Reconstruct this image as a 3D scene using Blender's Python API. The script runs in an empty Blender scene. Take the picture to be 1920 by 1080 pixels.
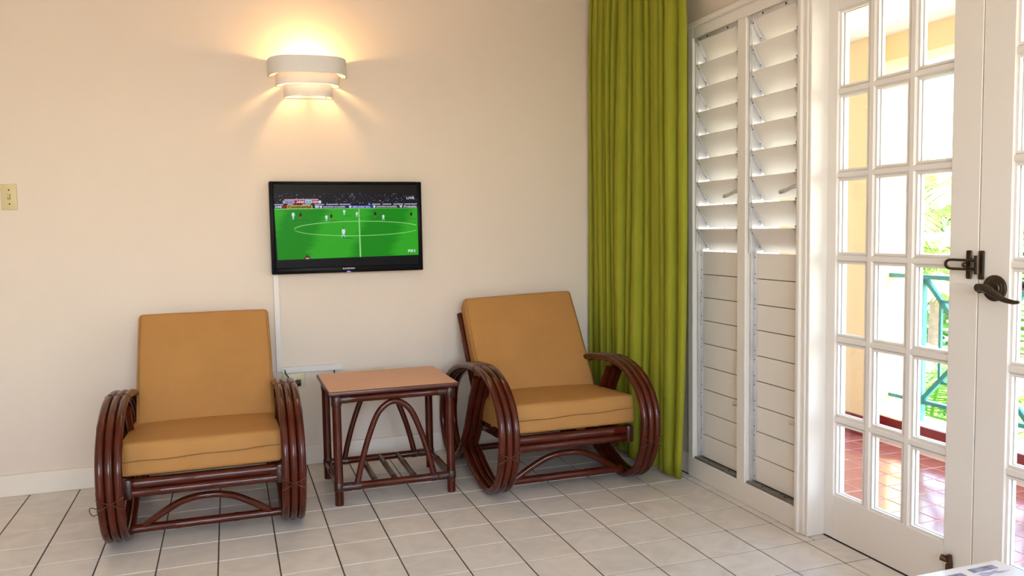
import bpy, bmesh, math, random
from mathutils import Vector, Matrix
PI = math.pi
random.seed(7)
S = bpy.context.scene
C = S.collection

# ------------------------------------------------------------------ camera
cd = bpy.data.cameras.new('camera'); cam = bpy.data.objects.new('camera', cd); C.objects.link(cam)
cd.sensor_width = 36.0; cd.lens = 36.0 * 1521.79 / 1920.0; cd.clip_start = 0.05; cd.clip_end = 300
yaw, pitch, roll = 0.33504, -0.0717, -0.01683
fw = Vector((math.sin(yaw)*math.cos(pitch), math.cos(yaw)*math.cos(pitch), math.sin(pitch)))
rt = Vector((math.cos(yaw), -math.sin(yaw), 0)); up = rt.cross(fw)
r2 = rt*math.cos(roll) + up*math.sin(roll); u2 = -rt*math.sin(roll) + up*math.cos(roll)
M = Matrix((r2, u2, -fw)).transposed().to_4x4(); M.translation = (-1.92396, -3.15337, 1.13993)
cam.matrix_world = M
S.camera = cam

# ------------------------------------------------------------------ world, sun, added fill light, exposure
W = bpy.data.worlds.new('sky'); S.world = W; W.use_nodes = True
wn = W.node_tree.nodes; wl = W.node_tree.links; wn.clear()
sky = wn.new('ShaderNodeTexSky'); sky.sky_type = 'NISHITA'; sky.sun_disc = False
sky.sun_elevation = math.radians(52); sky.sun_rotation = math.radians(170); sky.air_density = 1.0; sky.dust_density = 1.2; sky.ozone_density = 1.0
bg = wn.new('ShaderNodeBackground'); bg.inputs[1].default_value = 2.8
wo = wn.new('ShaderNodeOutputWorld'); wl.new(sky.outputs[0], bg.inputs[0]); wl.new(bg.outputs[0], wo.inputs[0])

sd = bpy.data.lights.new('sun', 'SUN'); sd.energy = 52; sd.angle = math.radians(0.6); sd.color = (1, .95, .87)
so = bpy.data.objects.new('sun', sd); C.objects.link(so)
so.rotation_euler = (-Vector((0.12, -0.70, 0.85)).normalized()).to_track_quat('-Z', 'Y').to_euler()

def area(name, loc, rot, sx, sy, power, col):
    d = bpy.data.lights.new(name, 'AREA'); d.shape = 'RECTANGLE'; d.size = sx; d.size_y = sy; d.energy = power; d.color = col
    o = bpy.data.objects.new(name, d); C.objects.link(o); o.location = loc; o.rotation_euler = rot
    return o
area('rear_fill_light', (-1.9, -4.99, 1.55), (PI/2, 0, 0), 2.3, 1.3, 48, (1.0, 0.95, 0.93))   # faces +y; fill light added behind the camera

S.view_settings.view_transform = 'Standard'; S.view_settings.look = 'None'
S.view_settings.exposure = -0.66; S.view_settings.gamma = 1.0
try: S.view_settings.use_curve_mapping = False
except Exception: pass
cy = S.cycles
cy.use_denoising = True; cy.max_bounces = 10; cy.diffuse_bounces = 6; cy.glossy_bounces = 4; cy.transparent_max_bounces = 24
cy.sample_clamp_indirect = 8.0; cy.caustics_reflective = False; cy.caustics_refractive = False

# ------------------------------------------------------------------ materials
MATS = {}
def mat(name, col, rough=.6, metal=0.0, var=0.0, vscale=4.0, bump=0.0, bscale=60.0, coat=0.0, spec=.5, emit=None, estr=0.0, sss=0.0, col2=None, stretch=None, detail=4):
    if name in MATS: return MATS[name]
    m = bpy.data.materials.new(name); m.use_nodes = True
    nt = m.node_tree; n = nt.nodes; l = nt.links
    b = n['Principled BSDF']
    b.inputs['Base Color'].default_value = (*col, 1); b.inputs['Roughness'].default_value = rough; b.inputs['Metallic'].default_value = metal
    b.inputs['Coat Weight'].default_value = coat; b.inputs['Coat Roughness'].default_value = .12; b.inputs['Specular IOR Level'].default_value = spec
    if emit: b.inputs['Emission Color'].default_value = (*emit, 1); b.inputs['Emission Strength'].default_value = estr
    tc = None
    def coords():
        nonlocal tc
        if tc is None:
            t = n.new('ShaderNodeTexCoord'); mp = n.new('ShaderNodeMapping'); l.new(t.outputs['Object'], mp.inputs[0])
            if stretch: mp.inputs['Scale'].default_value = stretch
            tc = mp
        return tc.outputs[0]
    if var > 0 or col2:
        nz = n.new('ShaderNodeTexNoise'); nz.inputs['Scale'].default_value = vscale; nz.inputs['Detail'].default_value = detail; nz.inputs['Roughness'].default_value = .6
        l.new(coords(), nz.inputs['Vector'])
        cr = n.new('ShaderNodeValToRGB'); cr.color_ramp.elements[0].position = .3; cr.color_ramp.elements[1].position = .7
        c2 = col2 if col2 else tuple(c*(1-var) for c in col)
        cr.color_ramp.elements[0].color = (*c2, 1); cr.color_ramp.elements[1].color = (*col, 1)
        l.new(nz.outputs['Fac'], cr.inputs[0]); l.new(cr.outputs[0], b.inputs['Base Color'])
    if bump > 0:
        bz = n.new('ShaderNodeTexNoise'); bz.inputs['Scale'].default_value = bscale; bz.inputs['Detail'].default_value = 3
        l.new(coords(), bz.inputs['Vector'])
        bp = n.new('ShaderNodeBump'); bp.inputs['Strength'].default_value = bump; bp.inputs['Distance'].default_value = .01
        l.new(bz.outputs['Fac'], bp.inputs['Height']); l.new(bp.outputs[0], b.inputs['Normal'])
    MATS[name] = m
    return m

def emat(name, col, s=1.0):
    if name in MATS: return MATS[name]
    m = bpy.data.materials.new(name); m.use_nodes = True
    b = m.node_tree.nodes['Principled BSDF']
    b.inputs['Base Color'].default_value = (.003, .003, .003, 1); b.inputs['Roughness'].default_value = .3; b.inputs['Specular IOR Level'].default_value = .04
    b.inputs['Emission Color'].default_value = (*col, 1); b.inputs['Emission Strength'].default_value = s*(1.35 if name.startswith('screen') else 1)
    MATS[name] = m
    return m

wall_m = mat('painted_plaster', (.735, .635, .545), .75, var=.035, vscale=1.3, bump=.08, bscale=25)
base_m = mat('baseboard_paint', (.80, .73, .64), .5, var=.04, vscale=3)
ceil_m = mat('ceiling_paint', (.82, .79, .72), .8)
white_m = mat('white_gloss_paint', (.78, .74, .68), .38, var=.05, vscale=2.0, bump=.03, bscale=18)
door_m = mat('door_paint', (.78, .735, .69), .35, var=.03, vscale=1.5, bump=.02, bscale=14)
louver_m = mat('louver_enamel', (.80, .755, .69), .45, var=.03, vscale=3)
alu_m = mat('dull_aluminium', (.72, .72, .72), .42, metal=.75, var=.25, vscale=9)
sill_alu_m = mat('weathered_aluminium', (.30, .28, .25), .5, metal=.7, var=.4, vscale=14)
gap_shade_m = mat('gap_shade', (.035, .026, .018), .9)  # dark colour painted as shade in the gaps between closed blades
screw_m = mat('dark_screw', (.03, .02, .015), .5, metal=.6)
rattan_m = mat('lacquered_rattan', (.080, .0105, .0038), .22, var=0, col2=(.05, .007, .003), vscale=5, coat=.15, stretch=(3, 3, 3), bump=.015, bscale=40, spec=.32)
bind_m = mat('rattan_binding', (.045, .009, .005), .33, var=.5, vscale=60, coat=.3, bump=.25, bscale=160)
lash_m = mat('rattan_lashing', (.09, .03, .014), .4, var=.4, vscale=40)
fabric_m = mat('ochre_fabric', (.44, .218, .066), .75, var=.10, vscale=5, bump=.22, bscale=420, spec=.25)
seam_m = mat('dark_seam', (.22, .105, .03), .8)
lam_m = mat('wood_laminate', (.66, .35, .19), .35, col2=(.59, .29, .145), vscale=6, stretch=(1.2, 14, 1))
tabedge_m = mat('laminate_edge', (.075, .018, .012), .35, coat=.3)
bezel_m = mat('black_gloss_plastic', (.004, .004, .005), .3, coat=.0, spec=.06)
plate_m = mat('ivory_plastic', (.60, .50, .27), .4)
plate_w = mat('cream_plastic', (.62, .55, .36), .4)
trunk_m = mat('white_pvc', (.70, .66, .62), .35)
black_m = mat('black_rubber', (.008, .008, .008), .5)
sconce_m = mat('sconce_enamel', (.72, .70, .69), .5)
bronze_m = mat('aged_bronze', (.075, .052, .035), .34, metal=.85, var=.4, vscale=30)
rust_m = mat('rusted_brass', (.12, .05, .022), .5, metal=.5, var=.5, vscale=40)
teal_m = mat('teal_rail_paint', (.055, .30, .27), .4, var=.12, vscale=7)
yellow_m = mat('yellow_render', (.86, .66, .36), .85, var=.05, vscale=2, bump=.1, bscale=20)
bceil_m = mat('balcony_white_plaster', (.85, .84, .82), .8)
redbase_m = mat('red_skirting', (.24, .018, .016), .35, var=.25, vscale=12, bump=.03, bscale=30)
redtile_m = mat('red_quarry_tile', (.43, .14, .115), .13, var=.25, vscale=9, bump=.03, bscale=25, spec=.75)
rgrout_m = mat('balcony_grout', (.62, .42, .38), .85)
curb_m = mat('curb_white_paint', (.82, .78, .70), .7, var=.05)
grout_m = mat('dark_grout', (.060, .045, .034), .9, var=.3, vscale=20)

def tile_material():
    m = bpy.data.materials.new('ivory_ceramic_tile'); m.use_nodes = True
    nt = m.node_tree; n = nt.nodes; l = nt.links; b = n['Principled BSDF']
    b.inputs['Roughness'].default_value = .27; b.inputs['Specular IOR Level'].default_value = .5
    g = n.new('ShaderNodeNewGeometry'); nz = n.new('ShaderNodeTexNoise'); nz.inputs['Scale'].default_value = 7; nz.inputs['Detail'].default_value = 6; nz.inputs['Distortion'].default_value = 1.6
    l.new(g.outputs['Position'], nz.inputs['Vector'])
    cr = n.new('ShaderNodeValToRGB'); e = cr.color_ramp.elements
    e[0].position = .25; e[0].color = (.63, .59, .545, 1); e[1].position = .62; e[1].color = (.72, .68, .63, 1)
    l.new(nz.outputs['Fac'], cr.inputs[0])
    oi = n.new('ShaderNodeObjectInfo'); mx = n.new('ShaderNodeMix'); mx.data_type = 'RGBA'; mx.blend_type = 'MULTIPLY'
    rr = n.new('ShaderNodeMapRange'); rr.inputs['To Min'].default_value = .95; rr.inputs['To Max'].default_value = 1.02
    l.new(oi.outputs['Random'], rr.inputs['Value'])
    cc = n.new('ShaderNodeCombineColor'); [l.new(rr.outputs[0], cc.inputs[i]) for i in range(3)]
    mx.inputs['Factor'].default_value = 1; l.new(cr.outputs[0], mx.inputs['A']); l.new(cc.outputs[0], mx.inputs['B'])
    l.new(mx.outputs['Result'], b.inputs['Base Color'])
    nb = n.new('ShaderNodeTexNoise'); nb.inputs['Scale'].default_value = 9; l.new(g.outputs['Position'], nb.inputs['Vector'])
    bp = n.new('ShaderNodeBump'); bp.inputs['Strength'].default_value = .12; bp.inputs['Distance'].default_value = .01
    l.new(nb.outputs['Fac'], bp.inputs['Height']); l.new(bp.outputs[0], b.inputs['Normal'])
    return m
tile_m = tile_material()

def glass_material():
    m = bpy.data.materials.new('window_glass'); m.use_nodes = True
    nt = m.node_tree; n = nt.nodes; l = nt.links
    n.remove(n['Principled BSDF'])
    t = n.new('ShaderNodeBsdfTransparent'); t.inputs[0].default_value = (.97, .985, .98, 1)
    g = n.new('ShaderNodeBsdfGlossy'); g.inputs['Roughness'].default_value = .02
    f = n.new('ShaderNodeFresnel')
    ge = n.new('ShaderNodeNewGeometry'); mr = n.new('ShaderNodeMapRange'); mr.inputs['To Min'].default_value = 1.45; mr.inputs['To Max'].default_value = 1/1.45   # same reflectance on both faces of the sheet
    l.new(ge.outputs['Backfacing'], mr.inputs['Value']); l.new(mr.outputs[0], f.inputs[0])
    mx = n.new('ShaderNodeMixShader'); l.new(f.outputs[0], mx.inputs[0]); l.new(t.outputs[0], mx.inputs[1]); l.new(g.outputs[0], mx.inputs[2])
    l.new(mx.outputs[0], n['Material Output'].inputs[0])
    return m
glass_m = glass_material()

def leafy(name, col, col2):
    m = mat(name, col, .5, col2=col2, vscale=2.5)
    b = m.node_tree.nodes['Principled BSDF']
    b.inputs['Transmission Weight'].default_value = 0.0
    b.inputs['Subsurface Weight'].default_value = 0.0
    return m
palm_m = leafy('palm_leaf', (.22, .42, .06), (.12, .30, .04))
palm2_m = leafy('pale_palm_leaf', (.48, .58, .20), (.36, .48, .12))
bush_m = leafy('bush_leaf', (.16, .36, .05), (.08, .22, .03))
bark_m = mat('palm_bark', (.30, .22, .14), .9, var=.4, vscale=10, bump=.5, bscale=20)

# ------------------------------------------------------------------ mesh helpers
def link(name, bm, m, parent=None, smooth=False, loc=None):
    me = bpy.data.meshes.new(name); bm.normal_update(); bm.to_mesh(me); bm.free()
    if m: 
        for k in (m if isinstance(m, (list, tuple)) else [m]): me.materials.append(k)
    if smooth:
        for p in me.polygons: p.use_smooth = True
        if smooth != 'all':
            try: me.set_sharp_from_angle(angle=math.radians(40))
            except Exception: pass
    o = bpy.data.objects.new(name, me); C.objects.link(o)
    if parent: o.parent = parent
    if loc: o.location = loc
    return o
def share(name, me, parent=None, loc=(0,0,0), rot=(0,0,0), scale=(1,1,1)):
    o = bpy.data.objects.new(name, me); C.objects.link(o); o.location = loc; o.rotation_euler = rot; o.scale = scale
    if parent: o.parent = parent
    return o
def tag(o, label=None, cat=None, group=None, kind=None):
    if label: o['label'] = label
    if cat: o['category'] = cat
    if group: o['group'] = group
    if kind: o['kind'] = kind
    return o
def empty(name, loc=(0,0,0), rz=0):
    o = bpy.data.objects.new(name, None); C.objects.link(o); o.location = loc; o.rotation_euler = (0,0,rz); o.empty_display_size = .1
    return o
def bbox(bm, x0, x1, y0, y1, z0, z1, bev=0, seg=1, mtx=None):
    t = bmesh.new()
    vs = [t.verts.new((x, y, z)) for x in (x0, x1) for y in (y0, y1) for z in (z0, z1)]
    for q in ((0,1,3,2),(4,6,7,5),(0,4,5,1),(2,3,7,6),(0,2,6,4),(1,5,7,3)): t.faces.new([vs[i] for i in q])
    if bev: bmesh.ops.bevel(t, geom=list(t.edges), offset=bev, segments=seg, affect='EDGES', profile=.5)
    if mtx: bmesh.ops.transform(t, matrix=mtx, verts=t.verts)
    merge(bm, t)
def merge(bm, t):
    mp = {}
    for v in t.verts: mp[v] = bm.verts.new(v.co)
    for f in t.faces:
        try:
            g = bm.faces.new([mp[v] for v in f.verts]); g.material_index = f.material_index; g.smooth = f.smooth
        except ValueError: pass
    t.free()
def box(name, x0, x1, y0, y1, z0, z1, m, parent=None, bev=0, seg=1, smooth=False):
    bm = bmesh.new(); bbox(bm, min(x0,x1), max(x0,x1), min(y0,y1), max(y0,y1), min(z0,z1), max(z0,z1), bev, seg)
    return link(name, bm, m, parent, smooth)
def catmull(pts, n=8, closed=False):
    P = [Vector(p) for p in pts]; out = []
    N = len(P); rng = range(N) if closed else range(N-1)
    for i in rng:
        if closed: a,b,c,d = P[i-1], P[i], P[(i+1)%N], P[(i+2)%N]
        else: a,b,c,d = P[max(i-1,0)], P[i], P[i+1], P[min(i+2,N-1)]
        for k in range(n):
            t = k/n
            out.append(.5*((2*b)+(c-a)*t+(2*a-5*b+4*c-d)*t*t+(3*b-a-3*c+d)*t**3))
    if not closed: out.append(P[-1].copy())
    return out
def tube(bm, pts, r, seg=10, closed=False, rad=None, cap=True):
    P = [Vector(p) for p in pts]; n = len(P)
    T = []
    for i in range(n):
        a = P[i-1] if (i > 0 or closed) else P[i]; b = P[(i+1) % n] if (i < n-1 or closed) else P[i]
        T.append((b-a).normalized())
    t0 = T[0]; nrm = Vector((0,0,1)) if abs(t0.z) < .9 else Vector((1,0,0))
    nrm = (nrm - t0*nrm.dot(t0)).normalized()
    rings = []
    for i in range(n):
        if i > 0:
            nrm = nrm - T[i]*nrm.dot(T[i]); nrm.normalize()
        bi = T[i].cross(nrm); rr = rad[i] if rad else r
        rings.append([bm.verts.new(P[i] + (nrm*math.cos(2*PI*k/seg) + bi*math.sin(2*PI*k/seg))*rr) for k in range(seg)])
    for i in range(n if closed else n-1):
        A, B = rings[i], rings[(i+1) % n]
        for k in range(seg):
            f = bm.faces.new((A[k], A[(k+1)%seg], B[(k+1)%seg], B[k])); f.smooth = True
    if cap and not closed:
        bm.faces.new(list(reversed(rings[0]))); bm.faces.new(rings[-1])
def tubeobj(name, pts, r, m, parent=None, seg=10, closed=False, rad=None):
    bm = bmesh.new(); tube(bm, pts, r, seg, closed, rad); return link(name, bm, m, parent, smooth=True)
def pole(name, a, b, r, m, parent=None, seg=12, nodes=.21, off=.05):
    # a rattan pole with raised node rings along its length
    a = Vector(a); b = Vector(b); L = (b-a).length; ss = [0.0, L]; rad = {0.0: r, L: r}
    s = off
    while s < L-.02:
        for d, k in ((-.010, 1.0), (-.004, 1.07), (0, 1.02), (.004, 1.07), (.010, 1.0)):
            if 0 < s+d < L: ss.append(s+d); rad[s+d] = r*k
        s += nodes
    ss = sorted(set(ss))
    return tubeobj(name, [a + (b-a)*(q/L) for q in ss], r, m, parent, seg, rad=[rad[q] for q in ss])
def disc(bm, c, r, axis, depth, seg=20):
    axis = Vector(axis).normalized(); tube(bm, [Vector(c), Vector(c)+axis*depth], r, seg)
def lathe_x(bm, prof, c, seg=24):
    # prof: (distance along -x, radius)
    rings = []
    for d, r in prof: rings.append([bm.verts.new((c[0]-d, c[1]+r*math.cos(2*PI*k/seg), c[2]+r*math.sin(2*PI*k/seg))) for k in range(seg)])
    for A, B in zip(rings, rings[1:]):
        for k in range(seg):
            f = bm.faces.new((A[k], B[k], B[(k+1)%seg], A[(k+1)%seg])); f.smooth = True
    bm.faces.new(rings[-1])
def cushion_bm(w, d, h, r, bulge, tb):
    # rounded box centred at the origin with bulging faces; w along x, d along y, h along z
    def ax(L):
        c = [-L/2, -L/2+r*.25, -L/2+r*.55, -L/2+r]; k = 9
        mid = [(-L/2+r)+(L-2*r)*i/k for i in range(1, k)]
        return c+mid+[-x for x in reversed(c)]
    X, Y = ax(w), ax(d); Z = [-h/2, -h/2+r*.3, -h/2+r*.6, -h/2+r, -h*.15, 0, h*.15, h/2-r, h/2-r*.6, h/2-r*.3, h/2]
    Z = sorted(set(round(z, 5) for z in Z))
    V = {}; bm = bmesh.new()
    def vert(x, y, z):
        k = (round(x,5), round(y,5), round(z,5))
        if k in V: return V[k]
        q = Vector((max(-w/2+r, min(w/2-r, x)), max(-d/2+r, min(d/2-r, y)), max(-h/2+r, min(h/2-r, z))))
        p = Vector((x, y, z)); e = p-q
        if e.length > 1e-9: p = q + e.normalized()*r
        u, v, s = 2*p.x/w, 2*p.y/d, 2*p.z/h
        p.z += tb*(1-u*u)*(1-v*v)*(1 if z > 0 else -1)*min(1, abs(s))
        p.y += bulge*(1-u**4)*(1-s*s)*v*min(1, abs(v))**3
        p.x += bulge*(1-v**4)*(1-s*s)*u*min(1, abs(u))**3
        V[k] = bm.verts.new(p); return V[k]
    def quad(a, b, c, e):
        f = bm.faces.new((a, b, c, e)); f.smooth = True
    for i in range(len(X)-1):
        for j in range(len(Y)-1):
            for z, fl in ((Z[0], 1), (Z[-1], 0)):
                q = [vert(X[i], Y[j], z), vert(X[i+1], Y[j], z), vert(X[i+1], Y[j+1], z), vert(X[i], Y[j+1], z)]
                quad(*(q[::-1] if fl else q))
    for k in range(len(Z)-1):
        for i in range(len(X)-1):
            for y, fl in ((Y[0], 0), (Y[-1], 1)):
                q = [vert(X[i], y, Z[k]), vert(X[i+1], y, Z[k]), vert(X[i+1], y, Z[k+1]), vert(X[i], y, Z[k+1])]
                quad(*(q[::-1] if fl else q))
        for j in range(len(Y)-1):
            for x, fl in ((X[0], 1), (X[-1], 0)):
                q = [vert(x, Y[j], Z[k]), vert(x, Y[j+1], Z[k]), vert(x, Y[j+1], Z[k+1]), vert(x, Y[j], Z[k+1])]
                quad(*(q[::-1] if fl else q))
    return bm
DG = None
def textobj(name, s, w, h, mtx, m, parent, bold=0.0, align='CENTER', shear=0.0):
    cu = bpy.data.curves.new(name, 'FONT'); cu.body = s; cu.size = 1; cu.align_x = 'LEFT'; cu.offset = bold; cu.shear = shear; cu.resolution_u = 2; cu.fill_mode = 'FRONT'
    t = bpy.data.objects.new('tmp_text', cu); C.objects.link(t)
    dg = bpy.context.evaluated_depsgraph_get(); dg.update()
    me = bpy.data.meshes.new_from_object(t.evaluated_get(dg)); bpy.data.objects.remove(t); bpy.data.curves.remove(cu)
    me.name = name; me.materials.clear(); me.materials.append(m)
    xs = [v.co.x for v in me.vertices]; ys = [v.co.y for v in me.vertices]
    x0, x1, y0, y1 = min(xs), max(xs), min(ys), max(ys)
    for v in me.vertices: v.co.x = ((v.co.x-x0)/(x1-x0)-.5)*w; v.co.y = ((v.co.y-y0)/(y1-y0)-.5)*h; v.co.z = 0
    me.transform(mtx)
    o = bpy.data.objects.new(name, me); C.objects.link(o); o.parent = parent
    return o

# ================================================================== ROOM SHELL
YB = 0.91            # back wall face
XW = 0.06            # window wall face
T = 0.2
flo = tag(empty('floor'), 'ivory glazed ceramic tile floor with dark grout', None, None, 'structure')
def up_quad(bm, x0, x1, y0, y1, z):
    bm.faces.new([bm.verts.new(p) for p in ((x0,y0,z),(x1,y0,z),(x1,y1,z),(x0,y1,z))])
box('grout_bed', -4.3, .2, -5.1, 1.0, -.05, -.0022, grout_m, flo)
g = .0023
def tile_mesh(name, w, d):
    bm = bmesh.new(); bbox(bm, 0, w, 0, d, -.008, 0)
    bmesh.ops.bevel(bm, geom=[e for e in bm.edges if all(v.co.z > -.001 for v in e.verts)], offset=.0016, segments=1, affect='EDGES')
    me = bpy.data.meshes.new(name); bm.to_mesh(me); bm.free(); me.materials.append(tile_m); return me
TM = {}
def tile(x0, x1, y0, y1):
    w, d = round(x1-x0-2*g, 4), round(y1-y0-2*g, 4)
    if (w, d) not in TM: TM[(w, d)] = tile_mesh('floor_tile', w, d)
    o = share('floor_tile', TM[(w, d)], flo, (x0+g, y0+g, random.uniform(-.0004, .0002)))
    o.rotation_euler = (random.uniform(-.0012,.0012), random.uniform(-.0012,.0012), 0)
far = bmesh.new()
for ci in range(-21, 1):
    for ri in range(-5, 25):
        x0, x1 = ci*T, (ci+1)*T; y0, y1 = -(ri+1)*T, -ri*T
        if ri == -5: y1 = YB
        y1 = min(y1, YB)
        seen = (ci >= -15 and ri <= 5) and not (ci < -13 and ri > 1) and not (ci < -8 and ri > 3)
        if ci == 0:
            if y1 > -.7: x1 = .042 if y0 < .05 else XW
            else: x1 = .108
        if seen and ci == 0 and ri == 3: tile(.042, .108, y0, -.70)
        if seen: tile(x0, x1, y0, y1)
        else: bbox(far, x0+g, x1-g, y0+g, y1-g, -.006, 0)
tag(link('floor_tile_expanse', far, tile_m, flo), None, None, None, 'stuff')

def structure(o, label=None): o['kind'] = 'structure'; 
def st(name, *a, **k):
    o = box(name, *a, **k); o['kind'] = 'structure'; return o
wl_b = st('wall_back', -4.3, XW+.14, YB, YB+.15, -.05, 2.62, wall_m)
st('wall_left', -4.35, -4.2, -5.1, YB+.15, -.05, 2.62, wall_m)
st('ceiling', -4.35, .2, -5.2, YB+.15, 2.62, 2.72, ceil_m)
# wall behind the camera with an unseen window added for frontal fill
bm = bmesh.new()
bbox(bm, -4.3, -3.2, -5.15, -5.02, -.05, 2.62); bbox(bm, -.6, .2, -5.15, -5.02, -.05, 2.62)
bbox(bm, -3.2, -.6, -5.15, -5.02, -.05, .8); bbox(bm, -3.2, -.6, -5.15, -5.02, 2.3, 2.62)
tag(link('wall_front', bm, wall_m), kind='structure')
w3 = tag(empty('window_3', (-1.9, -5.08, .8)), kind='structure')
for x in (-1.3, 0, 1.3): box('window_frame', x-.03, x+.03, -.03, .03, 0, 1.5, white_m, w3)
for z in (0, .03+1.44): box('window_frame', -1.3, 1.3, -.03, .03, z, z+.05, white_m, w3)
for s in (-1, 1): box('pane', s*.03, s*1.27, -.004, .004, .05, 1.47, glass_m, w3)
# window wall in pieces around its openings
DT = 2.03
bm = bmesh.new()
bbox(bm, XW, .2, .045, YB, -.05, 2.62)
bbox(bm, XW, .2, -.70, .045, 2.02, 2.62)
bbox(bm, XW, .2, -2.14, -.70, DT+.02, 2.62)
bbox(bm, XW, .2, -5.1, -2.14, -.05, 2.62)
tag(link('wall_right', bm, wall_m), kind='structure')
bm = bmesh.new(); bbox(bm, -4.2, XW, YB-.016, YB, 0, .098, .003)
tag(link('baseboard_back', bm, base_m), kind='structure')
bm = bmesh.new(); bbox(bm, XW-.014, XW, .048, YB-.016, 0, .098, .003)
tag(link('baseboard_right', bm, base_m), kind='structure')

# ---------------------------------------------------------------- jalousie window frame
fr = tag(empty('trim_1'), kind='structure')
XF = .035
def fbox(n, x0, x1, y0, y1, z0, z1, bev=.003): return box(n, x0, x1, y0, y1, z0, z1, white_m, fr, bev)
fbox('sill_panel', XF, .2, -.712, .048, 0, .088)
fbox('frame_post', XF, .2, .008, .048, .088, 2.02)
fbox('frame_post', XF, .2, -.383, -.326, .088, 1.962)
fbox('frame_post', XF, .2, -.712, -.688, .088, 2.02)
fbox('frame_head', XF, .2, -.688, .008, 1.962, 2.02)
fbox('head_moulding', XF-.012, XF, -.712, .055, 2.005, 2.032, .005)
def jalousie(n, ya, yb):
    # ya: jamb further from the camera, yb: nearer jamb
    w = tag(empty('window_%d' % n), kind='structure')
    L = ya-yb
    bm = bmesh.new(); ch = .112; bbox(bm, -.003, .003, -(L-.034)/2, (L-.034)/2, -ch, 0, .0012)
    me = bpy.data.meshes.new('louver_blade'); bm.to_mesh(me); bm.free(); me.materials.append(louver_m)
    bm = bmesh.new()
    bbox(bm, -.0075, -.003, -.008, .008, -.098, .004, .001); bbox(bm, -.003, .012, -.0065, -.0045, -.10, .012)
    am = bpy.data.meshes.new('bracket_arm'); bm.to_mesh(bm and am); bm.free(); am.materials.append(alu_m)
    bm = bmesh.new(); disc(bm, (0,0,0), .0026, (-1,0,0), .0012, 8)
    sm = bpy.data.meshes.new('screw'); bm.to_mesh(sm); bm.free(); sm.materials.append(screw_m)
    yc = (ya+yb)/2
    bm = bmesh.new(); bbox(bm, -.003, .003, -(L-.034)/2, (L-.034)/2, -.1003, 0, .0008)
    me2 = bpy.data.meshes.new('louver_blade'); bm.to_mesh(me2); bm.free(); me2.materials.append(louver_m)
    def blade(z, ang, x, me_=None):
        b = share('louver_blade', me_ or me, w, (x, yc, z), (0, -ang, 0))
        for yy in (ya-.020, yb+.020):
            a = share('bracket_arm', am, b, (0, yy-yc, 0))
            if yy > yc:
                for zz in (-.016, -.082): share('screw', sm, b, (-.0074, yy-yc, zz))
        return b
    for k in range(9): blade(1.949-.1027*k + random.uniform(-.001,.001), math.radians(33+random.uniform(-.8,.8)), .052)
    bm = bmesh.new(); bbox(bm, .0035, .0055, -(L-.034)/2, (L-.034)/2, -.008, .008)
    wm = bpy.data.meshes.new('gap_shade_strip'); bm.to_mesh(wm); bm.free(); wm.materials.append(gap_shade_m)  # dark strip behind each joint, stands in for the shaded gap
    for k in range(9):
        bb = blade(1.029-.1034*k, math.radians(1.0), .074, me2)
        share('gap_shade_strip', wm, bb, (0, 0, -.1015))
    for yy in (ya-.006, yb+.006):
        box('jamb_channel', .056, .112, yy-.005, yy+.005, .088, 1.962, alu_m, w, .001)
        box('jamb_channel', .048, .058, yy-.002, yy+.002, 1.03, 1.955, alu_m, w)
    box('sill_channel', .043, .125, yb, ya, .088, .097, sill_alu_m, w, .001)
    box('sill_channel', .088, .094, yb+.004, ya-.004, .097, .118, sill_alu_m, w, .001)
    hd = box('head_channel', .046, .12, yb, ya, 1.945, 1.962, alu_m, w, .001)
    for t_ in (.3, .75):
        bm = bmesh.new(); disc(bm, (.046, ya-L*t_, 1.953), .004, (-1,0,0), .002, 10); link('screw', bm, screw_m, hd)
    for t_ in (.3, .75):
        bm = bmesh.new(); disc(bm, (.056, ya-L*t_, .097), .004, (0,0,1), .002, 10); link('screw', bm, screw_m, w)
    # crank of the upper bank, stub of the lower bank
    ck = tubeobj('crank_handle', catmull([(.055, yb+.004, 1.285), (.042, yb+.012, 1.281), (.036, yb+.03, 1.276), (.032, yb+.058, 1.266)], 5), .0075, alu_m, w, 10)
    tubeobj('knob', [(.032, yb+.056, 1.267), (.0315, yb+.084, 1.263)], .0085, alu_m, ck, 12)
    tubeobj('operator_rod', [(.052, yb+.006, 1.36), (.052, yb+.006, 1.27)], .005, alu_m, w, 8)
    tubeobj('lower_stub', [(.062, yb+.006, .398), (.048, yb+.012, .398), (.044, yb+.034, .396)], .006, alu_m, w, 10)
jalousie(1, .008, -.326)
jalousie(2, -.383, -.688)

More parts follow.
